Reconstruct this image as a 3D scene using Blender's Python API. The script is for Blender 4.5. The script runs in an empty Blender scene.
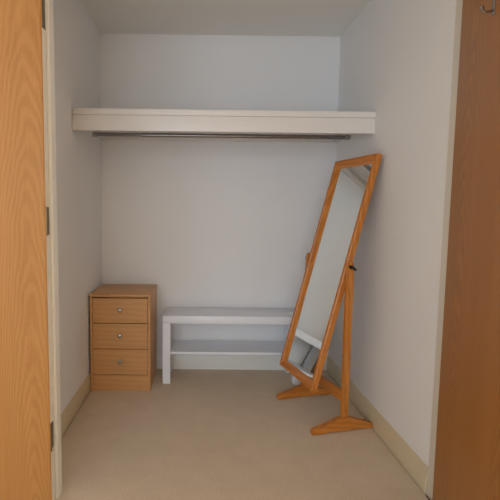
import bpy, bmesh, math, random
from mathutils import Vector, Matrix
R = math.radians
S = bpy.context.scene
COL = S.collection

# ------------------------------------------------------------------ camera
# solved from the photo: principal point left of the frame centre (cropped picture)
cam_d = bpy.data.cameras.new('camera')
cam = bpy.data.objects.new('camera', cam_d); COL.objects.link(cam)
FPX, PX, PY = 430.03, 202.65, 249.78
yaw, pitch, roll = 0.0059, 0.0880, -0.0108
fw = Vector((math.sin(yaw)*math.cos(pitch), math.cos(yaw)*math.cos(pitch), -math.sin(pitch)))
r0 = Vector((math.cos(yaw), -math.sin(yaw), 0)); d0 = fw.cross(r0)
rt = r0*math.cos(roll) + d0*math.sin(roll)
dn = -r0*math.sin(roll) + d0*math.cos(roll)
M = Matrix((rt, -dn, -fw)).transposed().to_4x4()
M.translation = Vector((0.6813, -2.9961, 1.1192))
cam.matrix_world = M
cam_d.sensor_fit = 'HORIZONTAL'; cam_d.sensor_width = 36.0
cam_d.lens = FPX/500*36
cam_d.shift_x = (250-PX)/500; cam_d.shift_y = (PY-250)/500
cam_d.clip_start = 0.02
S.camera = cam

# ------------------------------------------------------------------ world, window daylight, added side fill, exposure
w = bpy.data.worlds.new('overcast_sky'); S.world = w; w.use_nodes = True
w.node_tree.nodes['Background'].inputs[0].default_value = (0.72, 0.82, 1.0, 1)
w.node_tree.nodes['Background'].inputs[1].default_value = 1.0
WX0, WX1, WZ0, WZ1, WY = -1.75, 0.90, 0.12, 2.20, -5.2     # bedroom window opening
ld = bpy.data.lights.new('window_daylight', 'AREA'); ld.shape = 'RECTANGLE'
ld.size = WX1-WX0; ld.size_y = WZ1-WZ0; ld.energy = 64; ld.color = (0.73, 0.87, 1.0)
lo = bpy.data.objects.new('window_daylight', ld); COL.objects.link(lo)
lo.location = ((WX0+WX1)/2, WY-0.16, (WZ0+WZ1)/2); lo.rotation_euler = (R(90), 0, 0)
W2Y0, W2Y1, W2Z0, W2Z1, W2X = -5.05, -3.55, 0.60, 2.10, 3.3   # unseen opening added in the right-hand wall for fill light
ld2 = bpy.data.lights.new('side_fill_light', 'AREA'); ld2.shape = 'RECTANGLE'  # warm fill lamp, added to lift the left wall and ambient bounce
ld2.size = W2Y1-W2Y0; ld2.size_y = W2Z1-W2Z0; ld2.energy = 140; ld2.color = (1.0, 0.91, 0.78)
lo2 = bpy.data.objects.new('side_fill_light', ld2); COL.objects.link(lo2)
lo2.location = (W2X+0.16, (W2Y0+W2Y1)/2, (W2Z0+W2Z1)/2); lo2.rotation_euler = (R(90), 0, R(90))
vs = S.view_settings
S.display_settings.display_device = 'sRGB'
vs.view_transform = 'Standard'; vs.look = 'None'; vs.gamma = 1.0
vs.use_curve_mapping = False; vs.exposure = 0.0

# ------------------------------------------------------------------ materials
def lin(c):
    return tuple(((v/255)/12.92 if v/255 <= .04045 else ((v/255+.055)/1.055)**2.4) for v in c) + (1,)
def base_mat(name, rough=.5, spec=.5):
    m = bpy.data.materials.new(name); m.use_nodes = True
    nt = m.node_tree; b = nt.nodes['Principled BSDF']
    b.inputs['Roughness'].default_value = rough
    b.inputs['Specular IOR Level'].default_value = spec
    return m, nt, b
def N(nt, t, **kw):
    n = nt.nodes.new(t)
    for k, v in kw.items():
        if k in n.inputs: n.inputs[k].default_value = v
        else: setattr(n, k, v)
    return n
def paint(name, col, rough=.55, spec=.3, var=.03, bump=.02, scale=60):
    m, nt, b = base_mat(name, rough, spec)
    tc = N(nt, 'ShaderNodeTexCoord')
    n1 = N(nt, 'ShaderNodeTexNoise', Scale=1.7, Detail=3.0); nt.links.new(tc.outputs['Object'], n1.inputs['Vector'])
    rp = N(nt, 'ShaderNodeValToRGB')
    c = lin(col)
    rp.color_ramp.elements[0].position = .3; rp.color_ramp.elements[1].position = .7
    rp.color_ramp.elements[0].color = tuple(v*(1-var) for v in c[:3])+(1,)
    rp.color_ramp.elements[1].color = tuple(min(1, v*(1+var)) for v in c[:3])+(1,)
    nt.links.new(n1.outputs['Fac'], rp.inputs['Fac']); nt.links.new(rp.outputs['Color'], b.inputs['Base Color'])
    n2 = N(nt, 'ShaderNodeTexNoise', Scale=scale, Detail=4.0); nt.links.new(tc.outputs['Object'], n2.inputs['Vector'])
    bp = N(nt, 'ShaderNodeBump', Strength=bump, Distance=.01)
    nt.links.new(n2.outputs['Fac'], bp.inputs['Height']); nt.links.new(bp.outputs['Normal'], b.inputs['Normal'])
    return m
def metal(name, col, rough=.3):
    m, nt, b = base_mat(name, rough)
    b.inputs['Base Color'].default_value = lin(col); b.inputs['Metallic'].default_value = 1
    tc = N(nt, 'ShaderNodeTexCoord')
    n = N(nt, 'ShaderNodeTexNoise', Scale=35.0, Detail=2.0); nt.links.new(tc.outputs['Object'], n.inputs['Vector'])
    mr = N(nt, 'ShaderNodeMapRange'); mr.inputs['To Min'].default_value = rough*.8; mr.inputs['To Max'].default_value = rough*1.25
    nt.links.new(n.outputs['Fac'], mr.inputs['Value']); nt.links.new(mr.outputs['Result'], b.inputs['Roughness'])
    return m
def wood(name, dark, light, axis='Z', ring=18.0, off=(.0, .06, .3), tilt=3.0, rough=.4, contrast=(.25, .8), fine=.5, distort=1.2, flat='Y', width=None):
    """growth rings around an axis slightly tilted to the board: straight grain at the edges, cathedrals in the middle.
    axis: grain direction; flat: direction through the board's thickness"""
    m, nt, b = base_mat(name, rough, .4)
    tc = N(nt, 'ShaderNodeTexCoord')
    sp = N(nt, 'ShaderNodeSeparateXYZ'); nt.links.new(tc.outputs['Object'], sp.inputs[0])
    cb = N(nt, 'ShaderNodeCombineXYZ')
    rest = [a for a in 'XYZ' if a not in (axis, flat)][0]
    src = sp.outputs[rest]
    if width:                                           # veneer leaves side by side
        md = N(nt, 'ShaderNodeMath', operation='PINGPONG'); md.inputs[1].default_value = width
        nt.links.new(src, md.inputs[0]); src = md.outputs[0]
    nt.links.new(src, cb.inputs['X']); nt.links.new(sp.outputs[flat], cb.inputs['Y']); nt.links.new(sp.outputs[axis], cb.inputs['Z'])
    # slow wander of the pith
    mpn = N(nt, 'ShaderNodeMapping'); mpn.inputs['Scale'].default_value = (4, 4, 1.1)
    nt.links.new(cb.outputs[0], mpn.inputs['Vector'])
    nz = N(nt, 'ShaderNodeTexNoise', Scale=1.6, Detail=3.0, Roughness=.55); nt.links.new(mpn.outputs[0], nz.inputs['Vector'])
    ofs = N(nt, 'ShaderNodeVectorMath', operation='SCALE'); ofs.inputs['Scale'].default_value = .085*distort
    nt.links.new(nz.outputs['Color'], ofs.inputs[0])
    add = N(nt, 'ShaderNodeVectorMath', operation='ADD'); nt.links.new(cb.outputs[0], add.inputs[0]); nt.links.new(ofs.outputs[0], add.inputs[1])
    mp = N(nt, 'ShaderNodeMapping'); mp.inputs['Location'].default_value = off; mp.inputs['Rotation'].default_value = (R(tilt), 0, 0)
    nt.links.new(add.outputs[0], mp.inputs['Vector'])
    wv = N(nt, 'ShaderNodeTexWave', wave_type='RINGS', rings_direction='Z', wave_profile='SIN')
    wv.inputs['Scale'].default_value = ring; wv.inputs['Distortion'].default_value = 1.6; wv.inputs['Detail'].default_value = 3; wv.inputs['Detail Scale'].default_value = 1.5
    nt.links.new(mp.outputs[0], wv.inputs['Vector'])
    # pores / fibre
    mp2 = N(nt, 'ShaderNodeMapping'); mp2.inputs['Scale'].default_value = (1, 1, .025)
    nt.links.new(cb.outputs[0], mp2.inputs['Vector'])
    fb = N(nt, 'ShaderNodeTexNoise', Scale=260.0, Detail=4.0, Roughness=.65); nt.links.new(mp2.outputs[0], fb.inputs['Vector'])
    mp3 = N(nt, 'ShaderNodeMapping'); mp3.inputs['Scale'].default_value = (1, 1, .05)
    nt.links.new(cb.outputs[0], mp3.inputs['Vector'])
    bd = N(nt, 'ShaderNodeTexNoise', Scale=16.0, Detail=2.0); nt.links.new(mp3.outputs[0], bd.inputs['Vector'])
    mx = N(nt, 'ShaderNodeMix', data_type='FLOAT'); mx.inputs[0].default_value = fine
    nt.links.new(wv.outputs['Fac'], mx.inputs[2]); nt.links.new(fb.outputs['Fac'], mx.inputs[3])
    mx2 = N(nt, 'ShaderNodeMix', data_type='FLOAT'); mx2.inputs[0].default_value = .3
    nt.links.new(mx.outputs[0], mx2.inputs[2]); nt.links.new(bd.outputs['Fac'], mx2.inputs[3])
    rp = N(nt, 'ShaderNodeValToRGB'); e = rp.color_ramp.elements
    e[0].position, e[1].position = contrast; e[0].color = lin(dark); e[1].color = lin(light)
    nt.links.new(mx2.outputs[0], rp.inputs['Fac']); nt.links.new(rp.outputs['Color'], b.inputs['Base Color'])
    bp = N(nt, 'ShaderNodeBump', Strength=.06, Distance=.002)
    nt.links.new(fb.outputs['Fac'], bp.inputs['Height']); nt.links.new(bp.outputs['Normal'], b.inputs['Normal'])
    return m
def carpet_mat():
    m, nt, b = base_mat('beige_carpet_pile', .95, .1)
    tc = N(nt, 'ShaderNodeTexCoord')
    a = N(nt, 'ShaderNodeTexNoise', Scale=170.0, Detail=4.0, Roughness=.7)
    c = N(nt, 'ShaderNodeTexNoise', Scale=9.0, Detail=4.0, Roughness=.6)
    for n in (a, c): nt.links.new(tc.outputs['Object'], n.inputs['Vector'])
    mx = N(nt, 'ShaderNodeMix', data_type='FLOAT'); mx.inputs[0].default_value = .2
    nt.links.new(a.outputs['Fac'], mx.inputs[2]); nt.links.new(c.outputs['Fac'], mx.inputs[3])
    rp = N(nt, 'ShaderNodeValToRGB'); e = rp.color_ramp.elements
    e[0].position, e[1].position = .3, .7; e[0].color = lin((200, 177, 148)); e[1].color = lin((238, 217, 191))
    nt.links.new(mx.outputs[0], rp.inputs['Fac']); nt.links.new(rp.outputs['Color'], b.inputs['Base Color'])
    b.inputs['Sheen Weight'].default_value = .2; b.inputs['Sheen Roughness'].default_value = .6
    bp = N(nt, 'ShaderNodeBump', Strength=.45, Distance=.004)
    nt.links.new(mx.outputs[0], bp.inputs['Height']); nt.links.new(bp.outputs['Normal'], b.inputs['Normal'])
    return m
def glass_mat():
    m = bpy.data.materials.new('window_glass'); m.use_nodes = True; nt = m.node_tree
    out = nt.nodes['Material Output']; nt.nodes.remove(nt.nodes['Principled BSDF'])
    t = N(nt, 'ShaderNodeBsdfTransparent'); g = N(nt, 'ShaderNodeBsdfGlossy', Roughness=.02)
    fr = N(nt, 'ShaderNodeFresnel', IOR=1.45); mx = N(nt, 'ShaderNodeMixShader')
    nt.links.new(fr.outputs[0], mx.inputs[0]); nt.links.new(t.outputs[0], mx.inputs[1]); nt.links.new(g.outputs[0], mx.inputs[2])
    nt.links.new(mx.outputs[0], out.inputs[0])
    return m
WALL = paint('white_wall_paint', (245, 242.5, 241), .7, .2, .012, .03, 90)
ROOMP = paint('magnolia_wall_paint', (246, 234, 212), .7, .2, .012, .03, 90)
CEIL = paint('ceiling_paint', (247, 243, 236), .8, .15, .012, .03, 90)
SKW = paint('white_gloss_paint', (242, 239, 231), .3, .45, .015, .01, 40)
JAMB = paint('off_white_gloss_paint', (226, 218, 204), .3, .45, .015, .01, 40)
GLOSS = paint('cream_gloss_paint', (219, 204, 172), .3, .45, .015, .01, 40)
SHELFP = paint('white_shelf_paint', (240, 234, 228), .4, .4, .012, .01, 40)
LAM = paint('white_laminate', (246, 248, 254), .35, .4, .006, .003, 40)
SUB = paint('dark_underlay', (70, 56, 42), .9, .1, .1, .1, 80)
UPVC = paint('white_window_plastic', (238, 238, 238), .35, .4, .005, .003, 30)
CARPET = carpet_mat()
OAK = wood('oak_veneer', (156, 106, 54), (182, 132, 76), 'Z', 46.0, (-.07, -.04, .0), -4.0, .38, (.2, .8), .7, .45, 'Y', .26)
OAK2 = wood('oak_veneer_darker', (150, 96, 36), (184, 124, 56), 'Z', 46.0, (-.15, -.04, .0), -4.0, .38, (.2, .8), .58, .5, 'Y', .31)
PINE_Z = wood('orange_pine_upright', (184, 106, 38), (216, 140, 62), 'Z', 14.0, (.03, .05, .1), 3.0, .26, (.1, .9), .4, 1.0, 'Y')
PINE_X = wood('orange_pine_lengthwise', (184, 106, 38), (216, 140, 62), 'X', 14.0, (.03, .05, .1), 3.0, .26, (.1, .9), .4, 1.0, 'Y')
PINE_Y = wood('orange_pine_crosswise', (184, 106, 38), (216, 140, 62), 'Y', 14.0, (.03, .05, .1), 3.0, .26, (.1, .9), .4, 1.0, 'X')
BEECH = wood('beech_effect', (207, 152, 96), (219, 168, 114), 'X', 10.0, (.02, .12, .1), 2.0, .42, (.15, .85), .5, .8, 'Y')
BEECHV = wood('beech_effect_upright', (207, 150, 92), (219, 166, 110), 'Z', 10.0, (.02, .12, .1), 2.0, .42, (.15, .85), .5, .8, 'X')
STEEL = metal('satin_steel', (176, 172, 166), .3)
CHROME = metal('chrome_tube', (150, 148, 148), .22)
DARKST = metal('dull_hinge_steel', (120, 112, 98), .42)
BLACK = paint('black_plastic', (22, 21, 21), .4, .4, .05, .0, 40)
GLASS = glass_mat()
MIRROR, _nt, _b = base_mat('mirror_silvering', .015)
_b.inputs['Base Color'].default_value = (.86, .90, .885, 1); _b.inputs['Metallic'].default_value = 1
_tc = N(_nt, 'ShaderNodeTexCoord'); _n = N(_nt, 'ShaderNodeTexNoise', Scale=6.0)
_nt.links.new(_tc.outputs['Object'], _n.inputs['Vector'])
_mr = N(_nt, 'ShaderNodeMapRange'); _mr.inputs['To Min'].default_value = .008; _mr.inputs['To Max'].default_value = .022
_nt.links.new(_n.outputs['Fac'], _mr.inputs['Value']); _nt.links.new(_mr.outputs['Result'], _b.inputs['Roughness'])

# ------------------------------------------------------------------ mesh helpers
def link(name, bm, mat, parent=None, loc=(0, 0, 0), rot=(0, 0, 0), smooth=False):
    me = bpy.data.meshes.new(name)
    bmesh.ops.recalc_face_normals(bm, faces=bm.faces)
    bm.to_mesh(me); bm.free()
    if smooth:
        me.polygons.foreach_set('use_smooth', [True]*len(me.polygons))
        try: me.set_sharp_from_angle(angle=R(24))
        except Exception: pass
    me.materials.append(mat)
    o = bpy.data.objects.new(name, me); COL.objects.link(o)
    o.parent = parent; o.location = loc; o.rotation_euler = rot
    return o
def box_bm(bm, x0, x1, y0, y1, z0, z1, bev=0, seg=2):
    r = bmesh.ops.create_cube(bm, size=1)
    vs_ = r['verts']
    for v in vs_:
        v.co = Vector((x0 if v.co.x < 0 else x1, y0 if v.co.y < 0 else y1, z0 if v.co.z < 0 else z1))
    if bev:
        es = list({e for v in vs_ for e in v.link_edges})
        bmesh.ops.bevel(bm, geom=es, offset=bev, segments=seg, affect='EDGES', profile=.5)
def box(name, x0, x1, y0, y1, z0, z1, mat, parent=None, bev=0, loc=(0, 0, 0), rot=(0, 0, 0), seg=2):
    bm = bmesh.new(); box_bm(bm, x0, x1, y0, y1, z0, z1, bev, seg)
    return link(name, bm, mat, parent, loc, rot, bev > 0)
def boxes(name, rects, mat, parent=None):
    bm = bmesh.new()
    for r in rects: box_bm(bm, *r)
    return link(name, bm, mat, parent)
def lathe(bm, prof, seg=20, mat4=None):
    """profile (r, z) turned about local z; open ends capped"""
    rings = []
    for r, z in prof:
        rings.append([bm.verts.new((r*math.cos(2*math.pi*i/seg), r*math.sin(2*math.pi*i/seg), z)) for i in range(seg)])
    for a, b in zip(rings, rings[1:]):
        for i in range(seg):
            bm.faces.new((a[i], a[(i+1) % seg], b[(i+1) % seg], b[i]))
    bm.faces.new(rings[0][::-1]); bm.faces.new(rings[-1])
    if mat4 is not None:
        for ring in rings:
            for v in ring: v.co = mat4 @ v.co
def prism(bm, prof, axis, a0, a1):
    """extrude a 2D outline along an axis; outline in the two other axes (cyclic order)"""
    def P(u, v, t):
        return {'X': (t, u, v), 'Y': (u, t, v), 'Z': (u, v, t)}[axis]
    A = [bm.verts.new(P(u, v, a0)) for u, v in prof]; B = [bm.verts.new(P(u, v, a1)) for u, v in prof]
    n = len(prof)
    for i in range(n): bm.faces.new((A[i], A[(i+1) % n], B[(i+1) % n], B[i]))
    bm.faces.new(A[::-1]); bm.faces.new(B)
def struct(o, label=None, cat=None):
    o['kind'] = 'structure'
    if label: o['label'] = label
    if cat: o['category'] = cat
    return o
def thing(name, label, cat, loc=(0, 0, 0), rotz=0):
    o = bpy.data.objects.new(name, None); COL.objects.link(o)
    o.location = loc; o.rotation_euler = (0, 0, rotz); o['label'] = label; o['category'] = cat
    o.empty_display_size = .05
    return o
def empty_struct(name, label, cat, loc=(0, 0, 0), rotz=0):
    o = thing(name, label, cat, loc, rotz); o['kind'] = 'structure'; return o

# ------------------------------------------------------------------ the setting
W, HC = 1.609, 2.30                 # closet width, ceiling height
YB, YF = -1.36, -1.458              # closet side / bedroom side of the front wall
XL, XR = -2.1, 3.3                  # bedroom
OX0, OX1, OZ = 0.127, 1.616, 2.2    # clear opening between door linings
struct(boxes('floor_underlay', [(XL, XR, WY, .0, -.06, -.012)], SUB), 'dark floor underlay showing as a thin gap along the skirting', 'floor')
gap = .0035
fl = bmesh.new()
box_bm(fl, .0058+gap, W-.014-gap, YB-.2, -.0145, -.012, 0)
box_bm(fl, XL+.02, XR-.02, WY+.02, YB-.2, -.012, 0)
struct(link('floor', fl, CARPET), 'plain beige carpet running through the closet', 'carpet')
struct(box('ceiling', XL, XR, WY, .1, HC, HC+.1, CEIL), 'plain off-white ceiling above the shelf', 'ceiling')
struct(box('wall_back', -.1, W+.1, 0, .1, -.06, HC, WALL), 'white painted wall behind the chest and bench', 'wall')
struct(box('wall_left', -.1, -.004, YB, 0, -.06, HC, WALL), 'white closet side wall beside the wooden chest', 'wall')
struct(box('wall_right', W, W+.1, YB, 0, -.06, HC, WALL), 'white closet side wall behind the standing mirror', 'wall')
struct(boxes('wall_front', [(XL, OX0-.025, YF, YB, -.06, HC), (OX1+.025, XR, YF, YB, -.06, HC), (OX0-.025, OX1+.025, YF, YB, OZ+.025, HC)], WALL),
       'white wall around the closet doorway', 'wall')
struct(box('wall_bedroom_left', XL-.1, XL, WY, YF, -.06, HC, ROOMP), 'white bedroom side wall left of the camera', 'wall')
struct(boxes('wall_bedroom_right', [(XR, XR+.1, WY, W2Y0, -.06, HC), (XR, XR+.1, W2Y1, YF, -.06, HC),
                                    (XR, XR+.1, W2Y0, W2Y1, -.06, W2Z0), (XR, XR+.1, W2Y0, W2Y1, W2Z1, HC)], ROOMP), 'white bedroom side wall right of the camera', 'wall')
struct(boxes('wall_bedroom_back', [(XL-.1, WX0, WY-.1, WY, -.06, HC), (WX1, XR+.1, WY-.1, WY, -.06, HC),
                                   (WX0, WX1, WY-.1, WY, -.06, WZ0), (WX0, WX1, WY-.1, WY, WZ1, HC)], ROOMP),
       'white bedroom wall with the window, behind the camera', 'wall')

SK = [(0, -.012), (.014, -.012), (.014, .074), (.012, .080), (.010, .086), (.004, .103), (0, .105)]   # skirting profile
def skirting(name, axis, pos, sgn, a0, a1, label, mat=GLOSS):
    bm = bmesh.new()
    prism(bm, [(pos+sgn*u, v) for u, v in SK], axis, a0, a1)
    return struct(link(name, bm, mat, smooth=True), label, 'baseboard')
skirting('baseboard_back', 'X', 0, -1, 0.006, W-.014, 'white skirting board along the back wall under the bench', SKW)
skirting('baseboard_left', 'Y', -.004, .7, YB, 0, 'cream skirting board running to the wooden chest')
skirting('baseboard_right', 'Y', W, -1, YB, 0, 'cream skirting board beside the standing mirror')
skirting('baseboard_bedroom_left', 'Y', XL, 1, WY, YF, 'cream skirting board on the bedroom left wall')
skirting('baseboard_bedroom_right', 'Y', XR, -1, WY, YF, 'cream skirting board on the bedroom right wall')

# door linings with stops, and casings on the bedroom side
def lining(name, x0, x1, stop0, stop1, label):
    bm = bmesh.new()
    box_bm(bm, x0, x1, YF, YB, -.012, OZ+.025, .002, 1)
    box_bm(bm, stop0, stop1, YF+.048, YB, -.012, OZ, .002, 1)
    return struct(link(name, bm, JAMB), label, 'door frame')
lin1 = lining('trim_1', OX0-.03, OX0, OX0, OX0+.012, 'cream door lining with stop beside the left oak door')
lining('trim_2', OX1, OX1+.03, OX1-.011, OX1, 'cream door lining beside the right oak door')
bm = bmesh.new(); box_bm(bm, OX0, OX1, YF, YB, OZ, OZ+.025); box_bm(bm, OX0, OX1, YF+.048, YB, OZ-.014, OZ)
struct(link('trim_3', bm, JAMB), 'cream lining across the top of the doorway', 'door frame')
cz = YF-.014
for nm, r, lb in (('trim_4', (OX0-.105, OX0-.04, cz, YF, -.012, OZ+.07), 'cream casing left of the doorway'),
              ('trim_5', (OX1+.012, OX1+.085, cz, YF, -.012, OZ+.07), 'cream casing right of the doorway'),
              ('trim_6', (OX0-.04, OX1+.012, cz, YF, OZ+.012, OZ+.07), 'cream casing above the doorway')):
    struct(box(nm, *r, JAMB, None, .004), lb, 'door frame')

# bedroom window (behind the camera, the room's daylight) and an added side window for fill
def window(name, label, width, height, loc, rz):
    wn = empty_struct(name, label, 'window', loc, rz)
    hw, hh, t = width/2, height, .05
    boxes('window_frame', [(-hw, -hw+t, -.035, .035, 0, hh), (hw-t, hw, -.035, .035, 0, hh), (-hw+t, hw-t, -.035, .035, 0, t),
                           (-hw+t, hw-t, -.035, .035, hh-t, hh), (-t/2, t/2, -.035, .035, t, hh-t)], UPVC, wn)
    box('pane', -hw+t, -t/2, -.003, .003, t, hh-t, GLASS, wn)
    box('pane', t/2, hw-t, -.003, .003, t, hh-t, GLASS, wn)
    box('window_sill', -hw-.05, hw+.05, .05, .16, -.03, -.002, UPVC, wn, .004)
window('window_1', 'tall white framed bedroom window behind the camera', WX1-WX0, WZ1-WZ0, ((WX0+WX1)/2, WY-.05, WZ0), 0)
window('fill_window', 'unseen white framed window added in the right-hand wall for fill light', W2Y1-W2Y0, W2Z1-W2Z0, (W2X+.05, (W2Y0+W2Y1)/2, W2Z0), R(90))  # invented window, added to carry the side fill lamp

# ------------------------------------------------------------------ doors
DW, DT, DH = .741, .04, 2.185
def hinge(parent, z, knx, kny, leafx0, leafx1):
    bm = bmesh.new()
    lathe(bm, [(.0045, -.052), (.006, -.05), (.006, -.0175), (.0055, -.017), (.006, -.0165), (.006, .0165), (.0055, .017), (.006, .0175), (.006, .05), (.0045, .052)], 12,
          Matrix.Translation((knx, kny, z)))
    box_bm(bm, leafx0, leafx1, kny, kny+.036, z-.05, z+.05)
    return link('hinge', bm, DARKST, parent, smooth=True)
TH_L, TH_R = 155, 77
# left door: local x along the width from the hinge, local +y = face towards the closet when shut
dl = empty_struct('door_1', 'light oak veneered closet door standing open at the left', 'door', (OX0, YF, 0), -R(TH_L))
box('door_leaf', .003, DW, 0, DT, .008, DH, OAK, dl, .0015, seg=1)
box('edge_lipping', .0, .003, .0005, DT-.0005, .008, DH, OAK2, dl)
for z in (.27, 1.08, 1.80): hinge(dl, z, -.004, -.004, -.0012, .0)
for z in (.27, 1.08, 1.80):
    bm = bmesh.new(); box_bm(bm, OX0, OX0+.0018, YF+.001, YF+.040, z-.05, z+.05)
    for q in (-.034, .0, .034):
        lathe(bm, [(.0045, 0), (.004, .0008)], 10, Matrix.Translation((OX0+.0018, YF+.026, z+q)) @ Matrix.Rotation(R(90), 4, 'Y'))
    link('hinge_leaf', bm, DARKST, lin1)
dr = empty_struct('door_2', 'darker oak veneered closet door with a hook, standing open at the right', 'door', (OX1, YF, 0), R(TH_R))
box('door_leaf', -DW, -.003, 0, DT, .008, DH, OAK2, dr, .0015, seg=1)
box('edge_lipping', -.003, .0, .0005, DT-.0005, .008, DH, OAK, dr)
for z in (.27, 1.08, 1.80): hinge(dr, z, .004, -.004, .0, .0012)
# robe hook on the right door
HKX, HKZ = -.272, 1.715
bm = bmesh.new(); box_bm(bm, HKX-.007, HKX+.007, DT, DT+.003, HKZ-.026, HKZ+.026, .0012, 1)
hk = link('coat_hook', bm, CHROME, dr, smooth=True); hk['label'] = 'small chrome coat hook'
def tube(bm, pts, rad, seg=10):
    pts = [Vector(p) for p in pts]; rings = []
    for i, p in enumerate(pts):
        tg = (pts[min(i+1, len(pts)-1)]-pts[max(i-1, 0)]).normalized()
        u = tg.cross(Vector((1, 0, .01))).normalized(); v = tg.cross(u)
        rr = rad[i] if isinstance(rad, (list, tuple)) else rad
        rings.append([bm.verts.new(p+u*rr*math.cos(2*math.pi*k/seg)+v*rr*math.sin(2*math.pi*k/seg)) for k in range(seg)])
    for a, b in zip(rings, rings[1:]):
        for i in range(seg): bm.faces.new((a[i], a[(i+1) % seg], b[(i+1) % seg], b[i]))
    bm.faces.new(rings[0][::-1]); bm.faces.new(rings[-1])
bm = bmesh.new()
tube(bm, [(HKX, DT+.002+.030*math.sin(k/8*1.6), HKZ-.012-.004*math.sin(k/8*3.1)+.014*(k/8)**3) for k in range(9)], [.0035]*6+[.004, .0055, .0045])
link('prong', bm, CHROME, hk, smooth=True)

# ------------------------------------------------------------------ shelf and rail
SD, ZT, ZB, ZL = .667, 1.6585, 1.5448, 1.626
sh = thing('closet_shelf', 'white painted shelf with deep fascia spanning the closet walls', 'shelf', (0, 0, ZT))
def sbox(name, x0, x1, y0, y1, z0, z1, bev=.002): return box(name, x0, x1, y0, y1, z0-ZT, z1-ZT, SHELFP, sh, bev)
sbox('shelf_board', -.003, W-.001, -SD+.03, -.001, ZT-.02, ZT)
sbox('front_lip', -.003, W-.001, -SD, -SD+.0295, ZL, ZT, .004)
sbox('fascia', -.003, W-.001, -SD+.007, -SD+.027, ZB, ZL-.0005, .002)
for x0, x1 in ((-.003, .022), (W-.022, W-.001)): sbox('support_batten', x0, x1, -SD+.03, -.023, ZT-.058, ZT-.0205)
sbox('support_batten', -.003, W-.001, -.022, -.001, ZT-.058, ZT-.0205)
RY, RZ = -.33, 1.5805
rl = thing('hanging_rail', 'chrome telescopic clothes rail under the white shelf', 'clothes rail', (W/2, RY, RZ))
RX = Matrix.Rotation(R(90), 4, 'Y')
def rtube(name, x0, x1, rad, mat):
    bm = bmesh.new(); L = x1-x0
    lathe(bm, [(rad-.001, 0), (rad, .001), (rad, L-.001), (rad-.001, L)], 20, Matrix.Translation((x0-W/2, 0, 0)) @ RX)
    return link(name, bm, mat, rl, smooth=True)
rtube('inner_tube', .045, .34, .0105, CHROME)
rtube('outer_tube', .32, W-.055, .0125, CHROME)
rtube('end_socket', .022, .05, .0145, STEEL); rtube('end_socket', W-.054, W-.022, .0145, STEEL)

# ------------------------------------------------------------------ chest of drawers
CX0, CW, CD, CH = .0085, .371, .380, .610
ch = thing('chest_of_drawers', 'small beech-effect chest with three drawers in the left corner', 'chest', (CX0+CW/2, -.018-CD/2, 0))
hx, hy = CW/2, CD/2
box('side_panel', -hx, -hx+.015, -hy, hy, 0, CH-.0165, BEECHV, ch, .001, seg=1)
box('side_panel', hx-.015, hx, -hy, hy, 0, CH-.0165, BEECHV, ch, .001, seg=1)
box('top', -hx-.003, hx+.003, -hy-.006, hy, CH-.016, CH, BEECH, ch, .0015, seg=2)
box('plinth', -hx+.0155, hx-.0155, -hy+.003, -hy+.018, 0, .101, BEECH, ch)
box('back_panel', -hx+.0155, hx-.0155, hy-.006, hy-.001, .02, CH-.017, BEECH, ch)
box('carcass_base', -hx+.0155, hx-.0155, -hy+.02, hy-.007, .085, .1, BEECH, ch)
zs = [(.105, .2655), (.270, .4275), (.432, .586)]
kb = None
for z0, z1 in zs:
    d = box('drawer', -hx+.017, hx-.017, -hy+.001, -hy+.017, z0, z1, BEECH, ch, .0012, seg=1)
    bm = bmesh.new()
    box_bm(bm, -hx+.025, -hx+.037, -hy+.0175, hy-.02, z0+.01, z1-.03); box_bm(bm, hx-.037, hx-.025, -hy+.0175, hy-.02, z0+.01, z1-.03)
    box_bm(bm, -hx+.037, hx-.037, hy-.032, hy-.02, z0+.01, z1-.03); box_bm(bm, -hx+.037, hx-.037, -hy+.0175, hy-.032, z0+.01, z0+.016)
    link('drawer_box', bm, BEECHV, d)
    bm = bmesh.new()
    lathe(bm, [(.006, 0), (.005, .008), (.0065, .012), (.012, .016), (.0135, .020), (.012, .0245), (.006, .0265)], 18,
          Matrix.Translation((0, -hy+.001, (z0+z1)/2+.006)) @ Matrix.Rotation(R(90), 4, 'X'))
    link('knob', bm, STEEL, d, smooth=True)

# ------------------------------------------------------------------ bench
BX, BW, BD, BH, LG = .4447, .90, .26, .45, .05
bn = thing('low_bench', 'low white bench table with lower shelf against the back wall', 'bench', (BX+BW/2, -.279+BD/2, 0))
ex, ey = BW/2, BD/2
box('tabletop', -ex, ex, -ey, ey, BH-.05, BH, LAM, bn, .0015, seg=2)
for sx in (-1, 1):
    for sy in (-1, 1):
        x0 = -ex if sx < 0 else ex-LG; y0 = -ey if sy < 0 else ey-LG
        box('leg', x0, x0+LG, y0, y0+LG, 0, BH-.0503, LAM, bn, .0012, seg=1)
box('shelf', -ex+LG+.0005, ex-LG-.0005, -ey+.004, ey-.004, .197, .213, LAM, bn, .001, seg=1)

# ------------------------------------------------------------------ cheval mirror
AZ, TILT = .243, .262
PIV = Vector((1.381, -.659, .852)); MW, MU, ML = .391, .588, .657
mr = thing('cheval_mirror', 'tall pine-framed standing mirror tilted back against the right wall', 'mirror', (PIV.x, PIV.y, 0), AZ)
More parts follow.
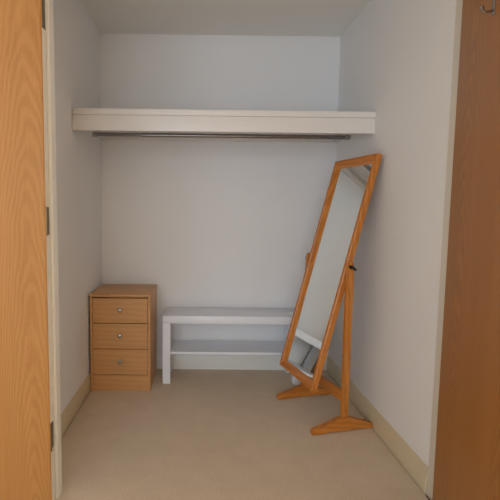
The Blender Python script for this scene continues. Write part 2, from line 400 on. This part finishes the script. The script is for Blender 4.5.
# local: +x = backwards to the wall, +y = away from the camera (pivot axis), z up
SO = .212                                             # post offset along the pivot axis
foot = [(-.180, 0), (-.120, 0), (-.095, .010), (.085, .010), (.108, 0), (.166, 0), (.168, .016), (.160, .030), (.125, .036), (.085, .052), (.045, .066),
        (.030, .074), (-.030, .074), (-.048, .066), (-.095, .048), (-.140, .036), (-.172, .031), (-.183, .020)]
for s in (-1, 1):
    bm = bmesh.new(); prism(bm, foot, 'Y', s*SO-.015, s*SO+.015)
    bmesh.ops.bevel(bm, geom=[e for e in bm.edges if abs(e.verts[0].co.y-e.verts[1].co.y) < 1e-6], offset=.004, segments=2, affect='EDGES')
    link('foot', bm, PINE_X, mr, smooth=True)
    bm = bmesh.new()
    prof = [(-.019, .0735), (.019, .0735), (.019, .70), (.018, .80), (.017, .855), (.014, .874), (.006, .884), (-.006, .884), (-.014, .874), (-.017, .855), (-.018, .80), (-.019, .70)]
    prism(bm, prof, 'Y', s*SO-.009, s*SO+.009)
    bmesh.ops.bevel(bm, geom=[e for e in bm.edges if abs(e.verts[0].co.y-e.verts[1].co.y) < 1e-6], offset=.003, segments=2, affect='EDGES')
    link('post', bm, PINE_Z, mr, smooth=True)
    # pivot bolt and wing knob
    bm = bmesh.new()
    T = Matrix.Translation((0, s*(SO+.0092), PIV.z)) @ Matrix.Rotation(R(-90*s), 4, 'X')
    lathe(bm, [(.010, 0), (.010, .004), (.007, .006), (.007, .018), (.008, .02), (.004, .023)], 16, T)
    link('knob', bm, BLACK, mr, smooth=True)
    bm = bmesh.new()
    wing = [(-.016, .004), (-.006, -.004), (.004, -.008), (.016, -.016), (.023, -.015), (.021, -.008), (.008, .003), (-.004, .008), (-.014, .012), (-.019, .009)]
    prism(bm, [(u*(1 if s < 0 else .6), v*(1 if s < 0 else .6)+PIV.z) for u, v in wing], 'Y', s*(SO+.016), s*(SO+.024))
    link('wing', bm, BLACK, mr, smooth=False)
box('crossbar', -.010, .010, -SO+.0095, SO-.0095, .146, .202, PINE_Y, mr, .003)

# tilting mirror: parts in a frame turned about the pivot axis. local: X across (to far side), Y forward face = -Y, Z up the glass
rotm = Matrix.Rotation(TILT, 4, 'Y')
base = Matrix.Translation((0, 0, PIV.z)) @ rotm @ Matrix(((0, 1, 0, 0), (1, 0, 0, 0), (0, 0, 1, 0), (0, 0, 0, 1)))
# columns: local X -> thing +y ; local Y -> thing +x (back) ; local Z -> up.  (mirrored basis, so bake into verts)
FW = .045
prof = [(0, .018), (0, -.008), (.0025, -.0125), (.020, -.0125), (.0225, -.0085), (.026, -.0080), (.042, .0035), (FW, .0045), (FW, .006), (.038, .006), (.038, .018)]
# profile: (inward distance from the outer edge, depth: minus = towards the viewer)
def member(name, p0, p1, inward, mat, parent):
    p0, p1, iv = Vector(p0), Vector(p1), Vector(inward); dr_ = (p1-p0).normalized()
    bm = bmesh.new()
    A = [bm.verts.new((p0+iv*u+dr_*u)[:]+()) for u, v in prof]; B = [bm.verts.new((p1+iv*u-dr_*u)[:]) for u, v in prof]
    for L in (A, B):
        for vt, (u, v) in zip(L, prof): vt.co.y = v
    n = len(prof)
    for i in range(n): bm.faces.new((A[i], A[(i+1) % n], B[(i+1) % n], B[i]))
    bm.faces.new(A[::-1]); bm.faces.new(B)
    bm.transform(base)
    return link(name, bm, mat, parent, smooth=True)
c = [(-MW/2, 0, -ML), (MW/2, 0, -ML), (MW/2, 0, MU), (-MW/2, 0, MU)]
fr = member('frame_rail', c[0], c[1], (0, 0, 1), PINE_Y, mr)
member('frame_stile', c[1], c[2], (-1, 0, 0), PINE_Z, mr)
member('frame_rail', c[2], c[3], (0, 0, -1), PINE_Y, mr)
member('frame_stile', c[3], c[0], (1, 0, 0), PINE_Z, mr)
i_ = .0385
bm = bmesh.new(); box_bm(bm, -MW/2+i_, MW/2-i_, .0063, .0093, -ML+i_, MU-i_); bm.transform(base)
g = link('mirror_glass', bm, MIRROR, mr); g['label'] = 'silvered mirror glass'
bm = bmesh.new(); box_bm(bm, -MW/2+.012, MW/2-.012, .0184, .0215, -ML+.012, MU-.012); bm.transform(base)
link('backing_board', bm, BEECHV, mr)
